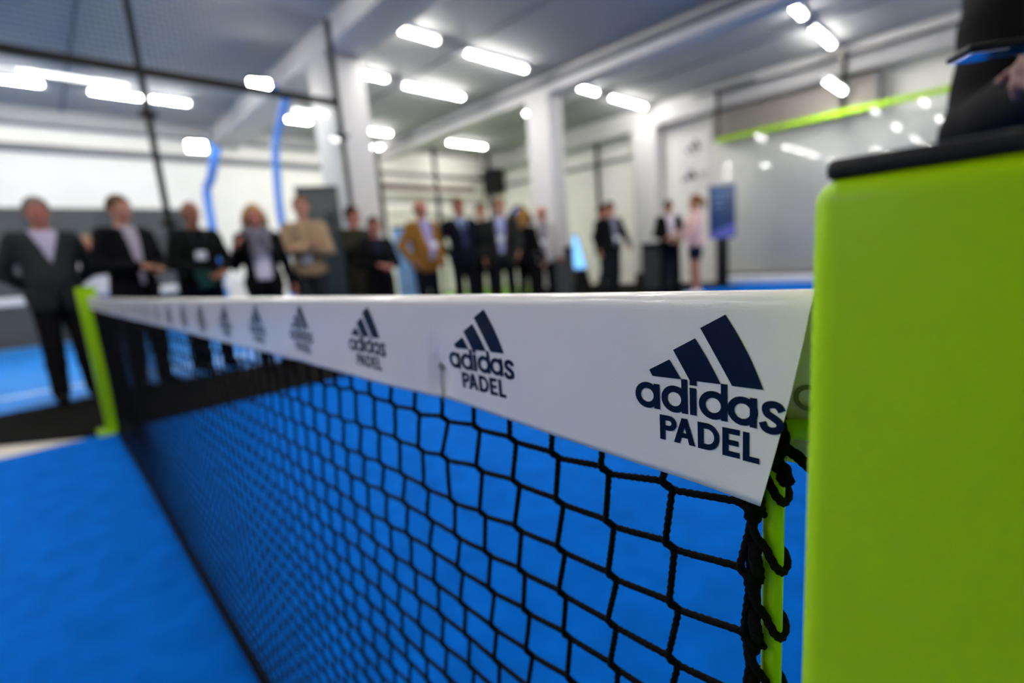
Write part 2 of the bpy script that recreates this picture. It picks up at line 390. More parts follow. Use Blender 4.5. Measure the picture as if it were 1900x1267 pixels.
# lacing: edge rope plus loops round the rod and lumpy knots
bagl = Bag()
ed = [(-.0815+.0018*math.sin(k*1.9), .2290+.001*math.cos(k*2.3), .905-k*.0175) for k in range(49)]
bagl.add(*sweep(catmull(ed, 8), .0026, 8, twist=1100, lob=.12))
for k in range(2, 24):
    zc = .905-k*.0362+.0035
    if zc < .08: break
    # a loop that leaves the edge rope, passes in front of the rod and ends behind it
    L = [(-.0815, .2275, zc+.017), (-.0795, .2262, zc+.010), (-.0755, .2283, zc+.003), (-.0712, .2290, zc-.005), (-.0697, .2345, zc-.010), (-.0702, .2425, zc-.008), (-.0755, .2450, zc-.003), (-.0812, .2385, zc-.004), (-.0822, .2310, zc-.010)]
    bagl.add(*sweep(catmull(L, 8), .0021, 8, twist=1300, lob=.12))
    K = [(-.0805, .2285, zc+.004), (-.0792, .2255, zc-.002), (-.0785, .2265, zc-.008), (-.0793, .2290, zc-.014), (-.0812, .2275, zc-.019), (-.0822, .2255, zc-.012)]
    bagl.add(*sweep(catmull(K, 7), .0031, 8, twist=1100, lob=.15))
# big knot at the top corner
for s in range(5):
    K = [(-.0755+.003*math.cos(s*2.1+a), .233+.006*math.sin(a*1.3+s), .864-.0045*s-.003*math.sin(a)) for a in np.linspace(0, 6.2, 9)]
    bagl.add(*sweep(catmull(K, 6), .0030, 8, twist=1100, lob=.15))
K = [(-.0735, .231, .868), (-.0705, .229, .861), (-.0708, .231, .853), (-.0735, .2325, .848), (-.0700, .2335, .842), (-.0685, .234, .836)]
bagl.add(*sweep(catmull(K, 8), [.0042]*17+[.0036]*24, 8, twist=1000, lob=.14))
K = [(-.0715, .2340, .8535), (-.066, .2345, .8515), (-.060, .236, .846), (-.052, .238, .838)]
bagl.add(*sweep(catmull(K, 9), .0026, 8, twist=1200, lob=.12))
bagl.obj('lacing', MT['rope'], net)
# zip tie / eyelet in the band
ex, ev = -.3225, .058
bm = bmesh.new()
th = np.linspace(0, 2*math.pi, 20, endpoint=False)
P = [(ex+.0026*math.cos(a), float(yflap(ex, ev))-.0012, float(ztop(ex))-ev+.0026*math.sin(a)) for a in th]; P.append(P[0]); P.append(P[1])
tube('eyelet', P, .0009, MT['steel'], net, 6)
tube('cable_tie', catmull([(ex+.001, float(yflap(ex, ev))-.001, float(ztop(ex))-ev), (ex-.0015, float(yflap(ex, .066))-.0022, float(ztop(ex))-.066), (ex-.0005, float(yflap(ex, .075))-.002, float(ztop(ex))-.075), (ex+.0006, float(yflap(ex, .085))-.0015, float(ztop(ex))-.087)], 6), .0006, MT['steel'], net, 6)

# ---- printed logos on the front flap (mm, relative to the logo origin on the flap)
def strip(L, Rr): 
    n = len(L); return [(list(L[i]), list(Rr[i]), list(Rr[i+1]), list(L[i+1])) for i in range(n-1)]
def lerp(a, b, t): return (a[0]+(b[0]-a[0])*t, a[1]+(b[1]-a[1])*t)
def quadpatch(a, b, c, d, n=6, bow=0):    # a->b one side, d->c the other
    L = [lerp(a, b, t/n) for t in range(n+1)]; Rr = [lerp(d, c, t/n) for t in range(n+1)]
    if bow:
        for k in range(n+1):
            t = k/n; L[k] = (L[k][0]+bow*4*t*(1-t), L[k][1]+bow*2*t*(1-t))
    return strip(L, Rr)
def ring(cx, cy, ro, ri, a0=0, a1=360, n=28, sx=1.0):
    A_ = [math.radians(a0+(a1-a0)*k/n) for k in range(n+1)]
    return strip([(cx+sx*ro*math.cos(a), cy+ro*math.sin(a)) for a in A_], [(cx+sx*ri*math.cos(a), cy+ri*math.sin(a)) for a in A_])
def bar(x0, y0, x1, y1, n=3): return quadpatch((x0, y0), (x0, y1), (x1, y1), (x1, y0), n)
def stroke(P, wd, n=8):
    P = catmull([(x, y, 0) for x, y in P], n)[:, :2]; T = np.gradient(P, axis=0); T /= np.linalg.norm(T, axis=1)[:, None]
    N = np.stack([-T[:, 1], T[:, 0]], 1)*wd/2; return strip(list(map(tuple, P+N)), list(map(tuple, P-N)))
STRIPES = (quadpatch((.6, -3.8), (17.3, -36.7), (3.6, -36.7), (-11.2, -10.4), 8, 1.0)
  + quadpatch((-13.8, -15.5), (-1.7, -36.6), (-16.9, -36.6), (-25.2, -22), 6, .35) + quadpatch((-27.3, -27), (-21.3, -36.6), (-37, -36.6), (-38.8, -33.4), 4))
LOGO = STRIPES + bar(-16.9, -36.5, -13.4, -39.0)
LOGO += ring(-40.4, -47.3, 7.1, 3.7) + bar(-36.5, -40.7, -33.2, -54.2)
LOGO += ring(-25.2, -47.4, 7.1, 3.7) + bar(-21.3, -36.4, -18.1, -54.2)
LOGO += bar(-17.0, -40.3, -13.6, -54.2)
LOGO += ring(-5.3, -47.5, 7.1, 3.7) + bar(-1.6, -36.3, 1.5, -54.4)
LOGO += ring(8.3, -47.9, 6.9, 3.6) + bar(11.6, -41.0, 14.7, -54.9)
LOGO += stroke([(x_+1.0, y_) for x_, y_ in ((24.0, -45.4), (22.5, -43.2), (19.9, -42.7), (17.5, -44.0), (17.8, -46.9), (20.5, -48.6), (23.1, -50.6), (23.1, -53.3), (20.3, -54.7), (17.3, -53.9), (16.0, -51.2))], 3.3, 6)
LOGO += bar(-33.6, -56.8, -30.6, -70.3) + ring(-28.4, -60.9, 4.1, 1.3, -90, 90, 14) + bar(-30.7, -56.8, -28.4, -59.6, 1) + bar(-30.7, -62.2, -28.4, -65.0, 1)
LOGO += quadpatch((-21.6, -56.8), (-25.9, -70.4), (-22.7, -70.4), (-19.2, -59), 4) + quadpatch((-18.6, -56.8), (-14.6, -70.4), (-17.7, -70.4), (-20.4, -60.0), 4) + bar(-23.0, -64.6, -17.0, -67.2, 1) + quadpatch((-21.6, -56.8), (-20.6, -60.2), (-19.6, -60.2), (-18.6, -56.8), 1)
LOGO += bar(-13.2, -57.0, -10.2, -70.7) + ring(-8.4, -63.85, 6.85, 3.9, -90, 90, 16, .88) + bar(-10.3, -57.0, -8.4, -59.95, 1) + bar(-10.3, -67.75, -8.4, -70.7, 1)
LOGO += bar(-1.0, -57.3, 2.0, -71.3) + bar(1.9, -57.3, 7.2, -60.1, 1) + bar(1.9, -62.9, 6.6, -65.6, 1) + bar(1.9, -68.5, 7.2, -71.3, 1)
LOGO += bar(8.6, -57.5, 11.5, -71.6) + bar(11.4, -68.8, 16.0, -71.6, 1)
LOGO_V = np.array(LOGO).reshape(-1, 2); LOGO_Q = np.arange(len(LOGO_V)).reshape(-1, 4)
names_pos = 0
for k in range(24):
    ox = -.0915-.1672*k
    if ox < -3.98: break
    X = ox+LOGO_V[:, 0]*1e-3; sc = float(hflap(ox))/.0975
    sc = np.interp(k, [0, 1, 3, 9, 24], [1, .92, .86, .78, .77])
    D = (.0062+ -LOGO_V[:, 1]*1e-3*sc)
    Yv = yflap(X, D)-.0006; Zv = ztop(X)-D
    link('logo', quads_mesh('logo', np.stack([X, Yv, Zv], 1), LOGO_Q, False), MT['ink'], band)
# the print of the back flap showing through near the post
RG = np.array(ring(-.0615, .8775, .0062, .0040, 0, 360, 24)).reshape(-1, 2)
yb = .2205+2*CR+.012*.45-.0009
link('back_print', quads_mesh('back_print', np.stack([RG[:, 0], np.full(len(RG), yb), RG[:, 1]], 1), np.arange(len(RG)).reshape(-1, 4), False), MT['inkback'], band)

# ------------------------------------------------------------------ court glass end and neighbour fences
def mesh_panel(name, axis, a0, a1, c, z0, z1, parent, step=.05, r=.0016):
    V = []; Q = []
    def bx_(lo, hi):
        b = len(V); 
        for x in (lo[0], hi[0]):
            for y in (lo[1], hi[1]):
                for z_ in (lo[2], hi[2]): V.append((x, y, z_))
        Q.extend([(b, b+1, b+3, b+2), (b+4, b+6, b+7, b+5), (b, b+4, b+5, b+1), (b+2, b+3, b+7, b+6), (b, b+2, b+6, b+4), (b+1, b+5, b+7, b+3)])
    n = int((a1-a0)/step)
    for k in range(n+1):
        a = a0+k*step
        if axis == 'x': bx_((a-r, c-r, z0), (a+r, c+r, z1))
        else: bx_((c-r, a-r, z0), (c+r, a+r, z1))
    for k in range(int((z1-z0)/step)+1):
        z_ = z0+k*step
        if axis == 'x': bx_((a0, c-r, z_-r), (a1, c+r, z_+r))
        else: bx_((c-r, a0, z_-r), (c+r, a1, z_+r))
    o = link(name, quads_mesh(name, V, Q, False), MT['blackmetal'], parent); o['kind'] = 'stuff'; return o
YG = 11.0
g = thing('glass_wall', 'tall glass end wall of the court with a lime green top bar', 'glass wall', (0, 0, 0))
XA, XB, ZG = -4.70, 1.9, 3.0
for k in range(3):
    a = XA+.04+k*2.2; box('pane', (a, YG-.006, .22), (a+2.16, YG+.006, ZG), MT['glass'], g)
tb = box('top_bar', (XA-.02, YG-.05, ZG), (XB, YG+.05, ZG+.09), MT['lime'], g, bev=.012)
box('bottom_rail', (XA, YG-.03, .16), (XB, YG+.03, .22), MT['blackmetal'], g, bev=.005)
box('kerb', (XA, YG-.08, 0), (XB, YG+.08, .16), MT['white'], g, bev=.02)
for x in (XA, -2.44, -.24, 1.9): box('mesh_post', (x-.03, YG-.03, ZG+.09), (x+.03, YG+.03, 4.05), MT['blackmetal'], g, bev=.004)
box('mesh_rail', (XA, YG-.02, 3.98), (XB, YG+.02, 4.02), MT['blackmetal'], g)
box('clamp', (XA-.5, YG-.05, 4.05), (XA+.75, YG+.05, 4.09), MT['seam'], g)
mesh_panel('wire_mesh', 'x', XA, XB, YG, ZG+.1, 3.98, g)
# ventilation duct behind the mesh
d = thing('duct', 'grey brown square duct running behind the wire mesh above the glass', 'duct', (0, 0, 0))
box('channel', (-4.9, 11.16, 3.1), (-1.95, 11.46, 3.62), mat('duct_metal', S(138, 130, 124), .6), d, bev=.006)
box('flange', (-1.97, 11.14, 3.08), (-1.93, 11.48, 3.64), MT['seam'], d)

XN = -6.15
def pole(parent, x, y, h=4.0): return box('pole', (x-.028, y-.028, 0), (x+.028, y+.028, h), MT['blackmetal'], parent, bev=.006)
fn = thing('court_fence', 'glass and black wire fence of the neighbouring court behind the spectators', 'fence', (0, 0, 0))
YP = [3.13-2.03*k for k in range(6)]
for y in YP:
    pole(fn, XN, y)
    for z_ in (1.55, 2.62): box('clamp', (XN-.05, y-.075, z_-.022), (XN+.05, y+.075, z_+.022), MT['blackmetal'], fn, bev=.005)
for k in range(5): box('pane', (XN-.006, YP[k+1]+.035, .05), (XN+.006, YP[k]-.035, 2.98), MT['glass'], fn)
box('rail', (XN-.03, YP[-1], 2.98), (XN+.03, YP[0], 3.06), MT['blackmetal'], fn)
mesh_panel('wire_mesh', 'y', YP[-1], YP[0], XN, 3.06, 4.0, fn, .05, .0024)
# neighbour net
nb = thing('padel_net', 'white banded net of the neighbouring court behind the fence glass', 'net', (-10.1, 0, 0))
box('top_band', (-.01, -6, .80), (.01, 2.9, .92), MT['vinyl'], nb, bev=.004)
for y in (-6, 2.9): box('post', (-.04, y-.04, 0), (.04, y+.04, .97), MT['bluepaint'], nb, bev=.006)
mesh_panel('netting', 'y', -6, 2.9, 0, .02, .8, nb, .09, .003)

# floodlight masts
def mast(pix, Yp, lamp_px, lamp_Y, label, r):
    P = [onY(x, y, Yp) for x, y in pix]; P.append(np.array([P[-1][0]-.02, Yp, .0]))
    t = thing('floodlight_mast', label, 'floodlight', (P[-1][0], Yp, 0), group='blue floodlight masts'); o0 = P[-1].copy()
    tube('mast_pole', catmull(np.array(P)-o0, 6), r, MT['bluepaint'], t, 10)
    lp = onY(*lamp_px, lamp_Y)-o0; top = P[0]-o0
    tube('arm', catmull([top, top*.5+lp*.5+np.array([0, 0, .06]), lp+np.array([0, 0, .05])], 6), r*.6, MT['bluepaint'], t, 8)
    hd = box('lamp_head', (-.15, -.115, -.02), (.15, .115, .05), MT['blackmetal'], t, bev=.02); hd.location = lp
    gl = link('lamp_glass', box_me('lamp_glass', (-.135, -.10, -.04), (.135, .10, -.018), .006), MT['flood'], hd)
    nrm = Vector(CAM-(lp+o0)); nrm.normalize()
    dr = (Vector((0, 0, -1))*.75+nrm*.65).normalized()
    hd.rotation_euler = dr.to_track_quat('-Z', 'Y').to_euler()
    bp = box('base_plate', (-.13, -.13, -.012), (.13, .13, .012), MT['bluepaint'], t, bev=.004)
mast([(531, 178), (520, 225), (511, 270), (514, 330), (521, 400)], 3.3, (482, 158), 2.82, 'tall blue floodlight mast with the larger glowing lamp', .065)
mast([(401, 275), (397, 300), (391, 335), (386, 372)], 2.75, (364, 270), 2.42, 'blue floodlight mast further left with the smaller glowing lamp', .08)

# ------------------------------------------------------------------ far corner steel frame and fittings
fr = thing('steel_frame', 'dark steel frame with red brown rails in the far corner', 'frame', (0, 0, 0))
for y in (7.02, 8.86, 10.95): box('upright', (-12.04, y-.05, 0), (-11.96, y+.05, 4.19), MT['blackmetal'], fr, bev=.006)
box('rail', (-12.03, 7.02, 3.35), (-11.97, 10.95, 3.45), MT['blackmetal'], fr)
box('rail', (-12.05, 7.02, 2.98), (-11.95, 10.3, 3.13), MT['brown'], fr)
box('rail', (-12.02, 7.02, 2.62), (-11.98, 10.95, 2.67), MT['seam'], fr)
hx = thing('air_heater', 'dark boxy air heater hanging in the far corner beside the frame', 'heater', (-12.1, 11.25, 3.0))
box('case', (-.3, -.22, .0), (.3, .2, .75), MT['blackmetal'], hx, bev=.02)
for k in range(5): box('louvre', (-.26, -.235, .1+k*.13), (.26, -.215, .15+k*.13), MT['darkpanel'], hx)
for s in (-.2, .2): box('hanger', (s-.02, -.02, .75), (s+.02, .02, 1.2), MT['blackmetal'], hx)
dp = thing('downpipe', 'thin black pipe running down the back wall left of the wall column', 'pipe', (-8.1, 11.37, 0))
tube('pipe', [(0, 0, 0), (0, 0, 4.19)], .055, MT['blackmetal'], dp, 10)
for z_ in (1.0, 3.0): box('bracket', (-.08, -.07, z_), (.08, .06, z_+.05), MT['seam'], dp)
# posters with three-stripe marks on the back wall
ps = thing('wall_poster', 'white poster with two dark three stripe emblems on the back wall', 'poster', (-5.42, 11.49, 2.8))
box('sheet', (-.38, -.012, -.65), (.38, .005, .65), MT['poster'], ps)
def wall_mark(cx, cz, k, parent, yy=-.016):
    V_ = np.array(STRIPES).reshape(-1, 2)*1e-3*k; V_[:, 0] += cx+.011*k; V_[:, 1] += cz+.02*k
    link('emblem', quads_mesh('emblem', np.stack([V_[:, 0], np.full(len(V_), yy), V_[:, 1]], 1), np.arange(len(V_)).reshape(-1, 4), False), MT['darkink'], parent)
wall_mark(-.06, .37, 7, ps); wall_mark(-.17, -.28, 7.5, ps)
for k, (a, b, z_) in enumerate(((-.2, .1, .19), (.08, .3, -.3), (.08, .24, -.36))): box('caption_bar', (a, -.016, z_-.02), (b, -.011, z_+.02), MT['greyink'], ps)

# ------------------------------------------------------------------ displays, counters
def look_rz(x, y): return math.atan2(-y, -x)+math.pi/2     # local -Y faces the camera? (rotated so that -Y looks to the camera)
def face_cam(x, y): a = math.atan2(-y, -x); return a+math.pi/2
def rollup(name, label, x, y, wd, h, m, foot=MT['blackmetal'], extra=None, z0=.08, cat='banner'):
    t = thing(name, label, cat, (x, y, 0), face_cam(x, y)+random.uniform(-.05, .05))
    box('sheet', (-wd/2, -.008, z0), (wd/2, .008, h), m, t)
    box('base', (-wd/2-.03, -.11, 0), (wd/2+.03, .11, .08), foot, t, bev=.02)
    box('top_rail', (-wd/2-.01, -.018, h-.01), (wd/2+.01, .018, h+.03), foot, t, bev=.006)
    box('back_pole', (-.012, .03, .05), (.012, .05, h), foot, t)
    if extra: extra(t, wd, h)
    return t
def bars(t, wd, h):
    for k, (f0, f1) in enumerate(((-.3, .25), (-.3, .1), (-.3, .3))): box('print_bar', (wd*f0, -.0105, h*(.86-.07*k)), (wd*f1, -.0075, h*(.875-.07*k)), MT['darkpanel'], t)
p = atT(594, 345, 7.0); rollup('roll_up_banner', 'dark teal roll up banner behind the man in the beige sweater', p[0]+.12, p[1]-.12, .56, 2.1, MT['teal'], extra=bars)
p = atT(752, 430, 8.0); rollup('roll_up_banner', 'pale blue roll up banner left of the man in the mustard blazer', p[0], p[1], .42, 1.55, MT['paleblue'], extra=bars)
# dark blue display board on a black stand
p = atT(1340, 395, 9.8)
db = thing('display_board', 'dark blue display board with lavender foot stripe on a black stand', 'sign', (p[0], p[1], 0), face_cam(p[0], p[1])+.25)
box('board', (-.25, -.03, .98), (.25, .03, 2.02), MT['bluedisp'], db, bev=.006)
V_ = [(-.249, -.033, .985), (.249, -.033, .985), (.249, -.033, 1.27), (-.249, -.033, 1.1)]
link('stripe', from_arr('stripe', V_, [(0, 1, 2, 3)]), MT['lav'], db)
for k in range(3): box('print_bar', (-.17, -.034, 1.85-.12*k), (.1-.04*k, -.029, 1.87-.12*k), MT['paleblue'], db)
box('stand', (-.11, -.05, 0), (.11, .05, .98), MT['blackmetal'], db, bev=.01)
box('foot', (-.28, -.2, 0), (.28, .2, .03), MT['blackmetal'], db, bev=.008)
# counters
def counter(label, x, y, wd, dp, h, rz):
    t = thing('counter', label, 'counter', (x, y, .004), rz)
    box('cabinet', (-wd/2, -dp/2, 0), (wd/2, dp/2, h-.04), MT['blackmetal'], t, bev=.008)
    box('top', (-wd/2-.03, -dp/2-.03, h-.04), (wd/2+.03, dp/2+.03, h), MT['capblack'], t, bev=.008)
    box('front_panel', (-wd/2+.03, -dp/2-.012, .08), (wd/2-.03, -dp/2, h-.1), MT['darkpanel'], t)
    return t
p = atT(1040, 455, 9.1); counter('black counter at the foot of the middle column', p[0], p[1], .42, .4, 1.05, face_cam(p[0], p[1]))
p = atT(1226, 452, 9.9); counter('black counter behind the man in the dark suit holding the ball', p[0], p[1], .75, .45, 1.0, face_cam(p[0], p[1]))
# narrow lit totem
p = onZ(1078, 527, 0)*0+atT(1078, 500, 11.3)
tt = thing('display_totem', 'narrow pale blue lit display leaning beside the black counter', 'display', (p[0], p[1], 0), face_cam(p[0], p[1]))
def wedge(name, pts, y0, y1, m, parent):
    n = len(pts); V_ = [(a, y0, b) for a, b in pts]+[(a, y1, b) for a, b in pts]
    F = [tuple(range(n)), tuple(range(n, 2*n))[::-1]]+[(i, n+i, n+(i+1) % n, (i+1) % n) for i in range(n)]
    return link(name, from_arr(name, V_, F), m, parent)
wedge('back_plate', [(-.17, .12), (.24, .12), (.14, .55), (-.05, 1.32), (-.17, 1.32)], 0, .05, MT['blackmetal'], tt)
wedge('lit_panel', [(-.155, .56), (.12, .56), (-.06, 1.30), (-.155, 1.30)], -.02, -.001, MT['screen'], tt)
wedge('foot_stripe', [(-.155, .52), (.13, .52), (.12, .56), (-.155, .56)], -.02, -.001, MT['lav'], tt)
box('base', (-.22, -.2, 0), (.28, .25, .12), MT['blackmetal'], tt, bev=.01)
# rounded racket shaped board behind the blonde woman
p = atT(963, 400, 9.5)
rk = thing('racket_board', 'large black racket shaped board with a blue emblem behind the blonde woman', 'sign', (p[0], p[1], 0), face_cam(p[0], p[1]))
N = 28; pts = []
for k in range(N):
    a = 2*math.pi*k/N; pts.append((.29*math.cos(a)*(1-.12*math.sin(a)), 1.5+.42*math.sin(a)))
wedge('racket_head', pts, -.03, .03, MT['blackmetal'], rk)
box('handle', (-.06, -.03, .05), (.06, .03, 1.12), MT['blackmetal'], rk, bev=.01)
box('base', (-.3, -.2, 0), (.3, .2, .05), MT['blackmetal'], rk, bev=.01)
wedge('emblem', [(-.045+.05*math.cos(a), 1.80+.05*math.sin(a)) for a in np.linspace(0, 2*math.pi, 14, endpoint=False)], -.036, -.03, MT['bluepaint'], rk)

# ------------------------------------------------------------------ people (signed distance bodies, one continuous mesh each)
def smin(a, b, k): h = np.maximum(k-np.abs(a-b), 0)/k; return np.minimum(a, b)-h*h*k*.25
class SDF:
    def __init__(s, lo, hi, h):
        s.lo = np.array(lo, float); s.h = h; n = np.ceil((np.array(hi)-lo)/h).astype(int)+1
        s.ax = [s.lo[i]+np.arange(n[i])*h for i in range(3)]; s.F = np.full(n, .3, np.float32); s.n = n
    def sub(s, lo, hi):
        a = np.clip(np.floor((np.array(lo)-s.lo)/s.h).astype(int), 0, s.n); b = np.clip(np.ceil((np.array(hi)-s.lo)/s.h).astype(int)+1, 0, s.n)
        sl = tuple(slice(a[i], b[i]) for i in range(3))
        return sl, np.meshgrid(*[s.ax[i][sl[i]] for i in range(3)], indexing='ij', sparse=True)
    def put(s, sl, d, k): s.F[sl] = smin(s.F[sl], d.astype(np.float32), k)
    def cone(s, p, q, r0, r1, k=.03, e=0):
        p = np.array(p, float); q = np.array(q, float); r0 += e; r1 += e; m = max(r0, r1)+k+2*s.h
        sl, (x, y, z) = s.sub(np.minimum(p, q)-m, np.maximum(p, q)+m)
        d = q-p; t = np.clip(((x-p[0])*d[0]+(y-p[1])*d[1]+(z-p[2])*d[2])/(d@d+1e-12), 0, 1)
        s.put(sl, np.sqrt((x-p[0]-t*d[0])**2+(y-p[1]-t*d[1])**2+(z-p[2]-t*d[2])**2)-(r0+(r1-r0)*t), k)
    def ell(s, c, r, k=.03, e=0):
        c = np.array(c, float); r = np.array(r, float)+e; m = r+k+2*s.h
        sl, (x, y, z) = s.sub(c-m, c+m)
        q0 = np.sqrt(((x-c[0])/r[0])**2+((y-c[1])/r[1])**2+((z-c[2])/r[2])**2)
        q1 = np.sqrt(((x-c[0])/r[0]**2)**2+((y-c[1])/r[1]**2)**2+((z-c[2])/r[2]**2)**2)+1e-9
        s.put(sl, q0*(q0-1)/q1, k)
    def cut(s, fn): 
        x, y, z = np.meshgrid(*s.ax, indexing='ij', sparse=True); s.F = np.maximum(s.F, fn(x, y, z)).astype(np.float32)
    def mesh(s):
        F = s.F; ins = F < 0; n = s.n
        c = sum(ins[i:n[0]-1+i, j:n[1]-1+j, k:n[2]-1+k].astype(np.int8) for i in (0, 1) for j in (0, 1) for k in (0, 1))
        act = (c > 0) & (c < 8); idx = np.full(act.shape, -1, np.int64); ac = np.argwhere(act); idx[act] = np.arange(len(ac))
        acc = np.zeros((len(ac), 3)); cnt = np.zeros(len(ac))
        for ax in range(3):
            o1, o2 = [a for a in range(3) if a != ax]
            for a in (0, 1):
                for b in (0, 1):
                    st = ac.copy(); st[:, o1] += a; st[:, o2] += b; en = st.copy(); en[:, ax] += 1
                    f0 = F[st[:, 0], st[:, 1], st[:, 2]]; f1 = F[en[:, 0], en[:, 1], en[:, 2]]; cr = (f0 < 0) != (f1 < 0)
                    t = np.where(cr, f0/(f0-f1+1e-20), 0); P = st.astype(float); P[:, ax] += t
                    acc[cr] += P[cr]; cnt[cr] += 1
        V = s.lo+s.h*acc/cnt[:, None]; Q = []
        for ax in range(3):
            o1, o2 = (ax+1) % 3, (ax+2) % 3
            sl0 = [slice(None)]*3; sl1 = [slice(None)]*3; sl0[ax] = slice(0, -1); sl1[ax] = slice(1, None)
            e = np.argwhere(ins[tuple(sl0)] != ins[tuple(sl1)])
            e = e[(e[:, o1] > 0) & (e[:, o2] > 0) & (e[:, o1] < n[o1]-1) & (e[:, o2] < n[o2]-1)]
            def ci(a, b): q = e.copy(); q[:, o1] -= a; q[:, o2] -= b; return idx[q[:, 0], q[:, 1], q[:, 2]]
            q = np.stack([ci(1, 1), ci(0, 1), ci(0, 0), ci(1, 0)], 1); fl = ~ins[e[:, 0], e[:, 1], e[:, 2]]
            q[fl] = q[fl][:, ::-1]; Q.append(q)
        return V, np.vstack(Q)
REST = dict(el=(.262, -.02, 1.14), wr=(.272, .07, .90))
POSES = dict(
    rest=[REST, REST], pockets=[dict(el=(.305, -.08, 1.15), wr=(.225, .03, .96))]*2, behind=[dict(el=(.30, -.10, 1.15), wr=(.10, -.19, .98))]*2,
    clasp=[dict(el=(.275, .0, 1.13), wr=(.075, .235, 1.12)), dict(el=(.275, .0, 1.13), wr=(.09, .215, 1.10))],
    crossed=[dict(el=(.25, .10, 1.14), wr=(-.05, .215, 1.205)), dict(el=(.25, .10, 1.13), wr=(-.06, .245, 1.165))],
    photo=[dict(el=(.27, .12, 1.20), wr=(.08, .36, 1.40)), dict(el=(.26, .02, 1.13), wr=(.12, .25, 1.12))],
    bag=[dict(el=(.27, -.05, 1.14), wr=(.22, .10, 1.30)), REST], walk=[dict(el=(.27, -.12, 1.16), wr=(.27, -.03, .92)), dict(el=(.27, .06, 1.15), wr=(.25, .2, .97))],
    hold=[dict(el=(.27, .03, 1.13), wr=(.10, .25, 1.04)), dict(el=(.27, .03, 1.13), wr=(.10, .25, 1.04))],
    reach=[dict(el=(.25, .12, 1.17), wr=(.16, .36, 1.10)), dict(el=(.26, .05, 1.14), wr=(.18, .26, 1.04))],
    phone=[dict(el=(.17, .16, 1.12), wr=(.022, .42, 1.155), hd=(.12, .9, .05)), dict(el=(.22, .10, 1.13), wr=(.10, .30, 1.02))],
)
def hand(f, w_, d, pn, lat, ts, curl, e=0, k=.008, sc=1.0):
    d = d/np.linalg.norm(d); pn = pn-d*(pn@d); pn /= np.linalg.norm(pn); lat = np.cross(d, pn)*ts
    for a, ln in ((-.026, .082), (-.008, .088), (.010, .088), (.027, .084)): f.cone(w_-d*.01+lat*a*.55, w_+d*ln*sc+lat*a, .015, .0135, .014, e)
    for a, ln, L in ((-.030, .082, .062), (-.0095, .088, .074), (.0115, .088, .08), (.032, .084, .072)):
        p0 = w_+d*ln*sc+lat*a; ang = 0
        for q, (fl, r0, r1) in enumerate(((.45, .0092, .0086), (.32, .0086, .0080), (.23, .0080, .0070))):
            ang += curl*(.8 if q == 0 else 1.0); dv = d*math.cos(ang)+pn*math.sin(ang); p1 = p0+dv*L*fl*1.05
            f.cone(p0, p1, r0, r1, k, e); p0 = p1
    b = w_+d*.025+lat*.030; t1 = b+d*.034+lat*.024+pn*.012; t2 = t1+d*.030+lat*.004+pn*.012
    f.cone(b, t1, .014, .011, .012, e); f.cone(t1, t2, .0105, .0085, k, e)
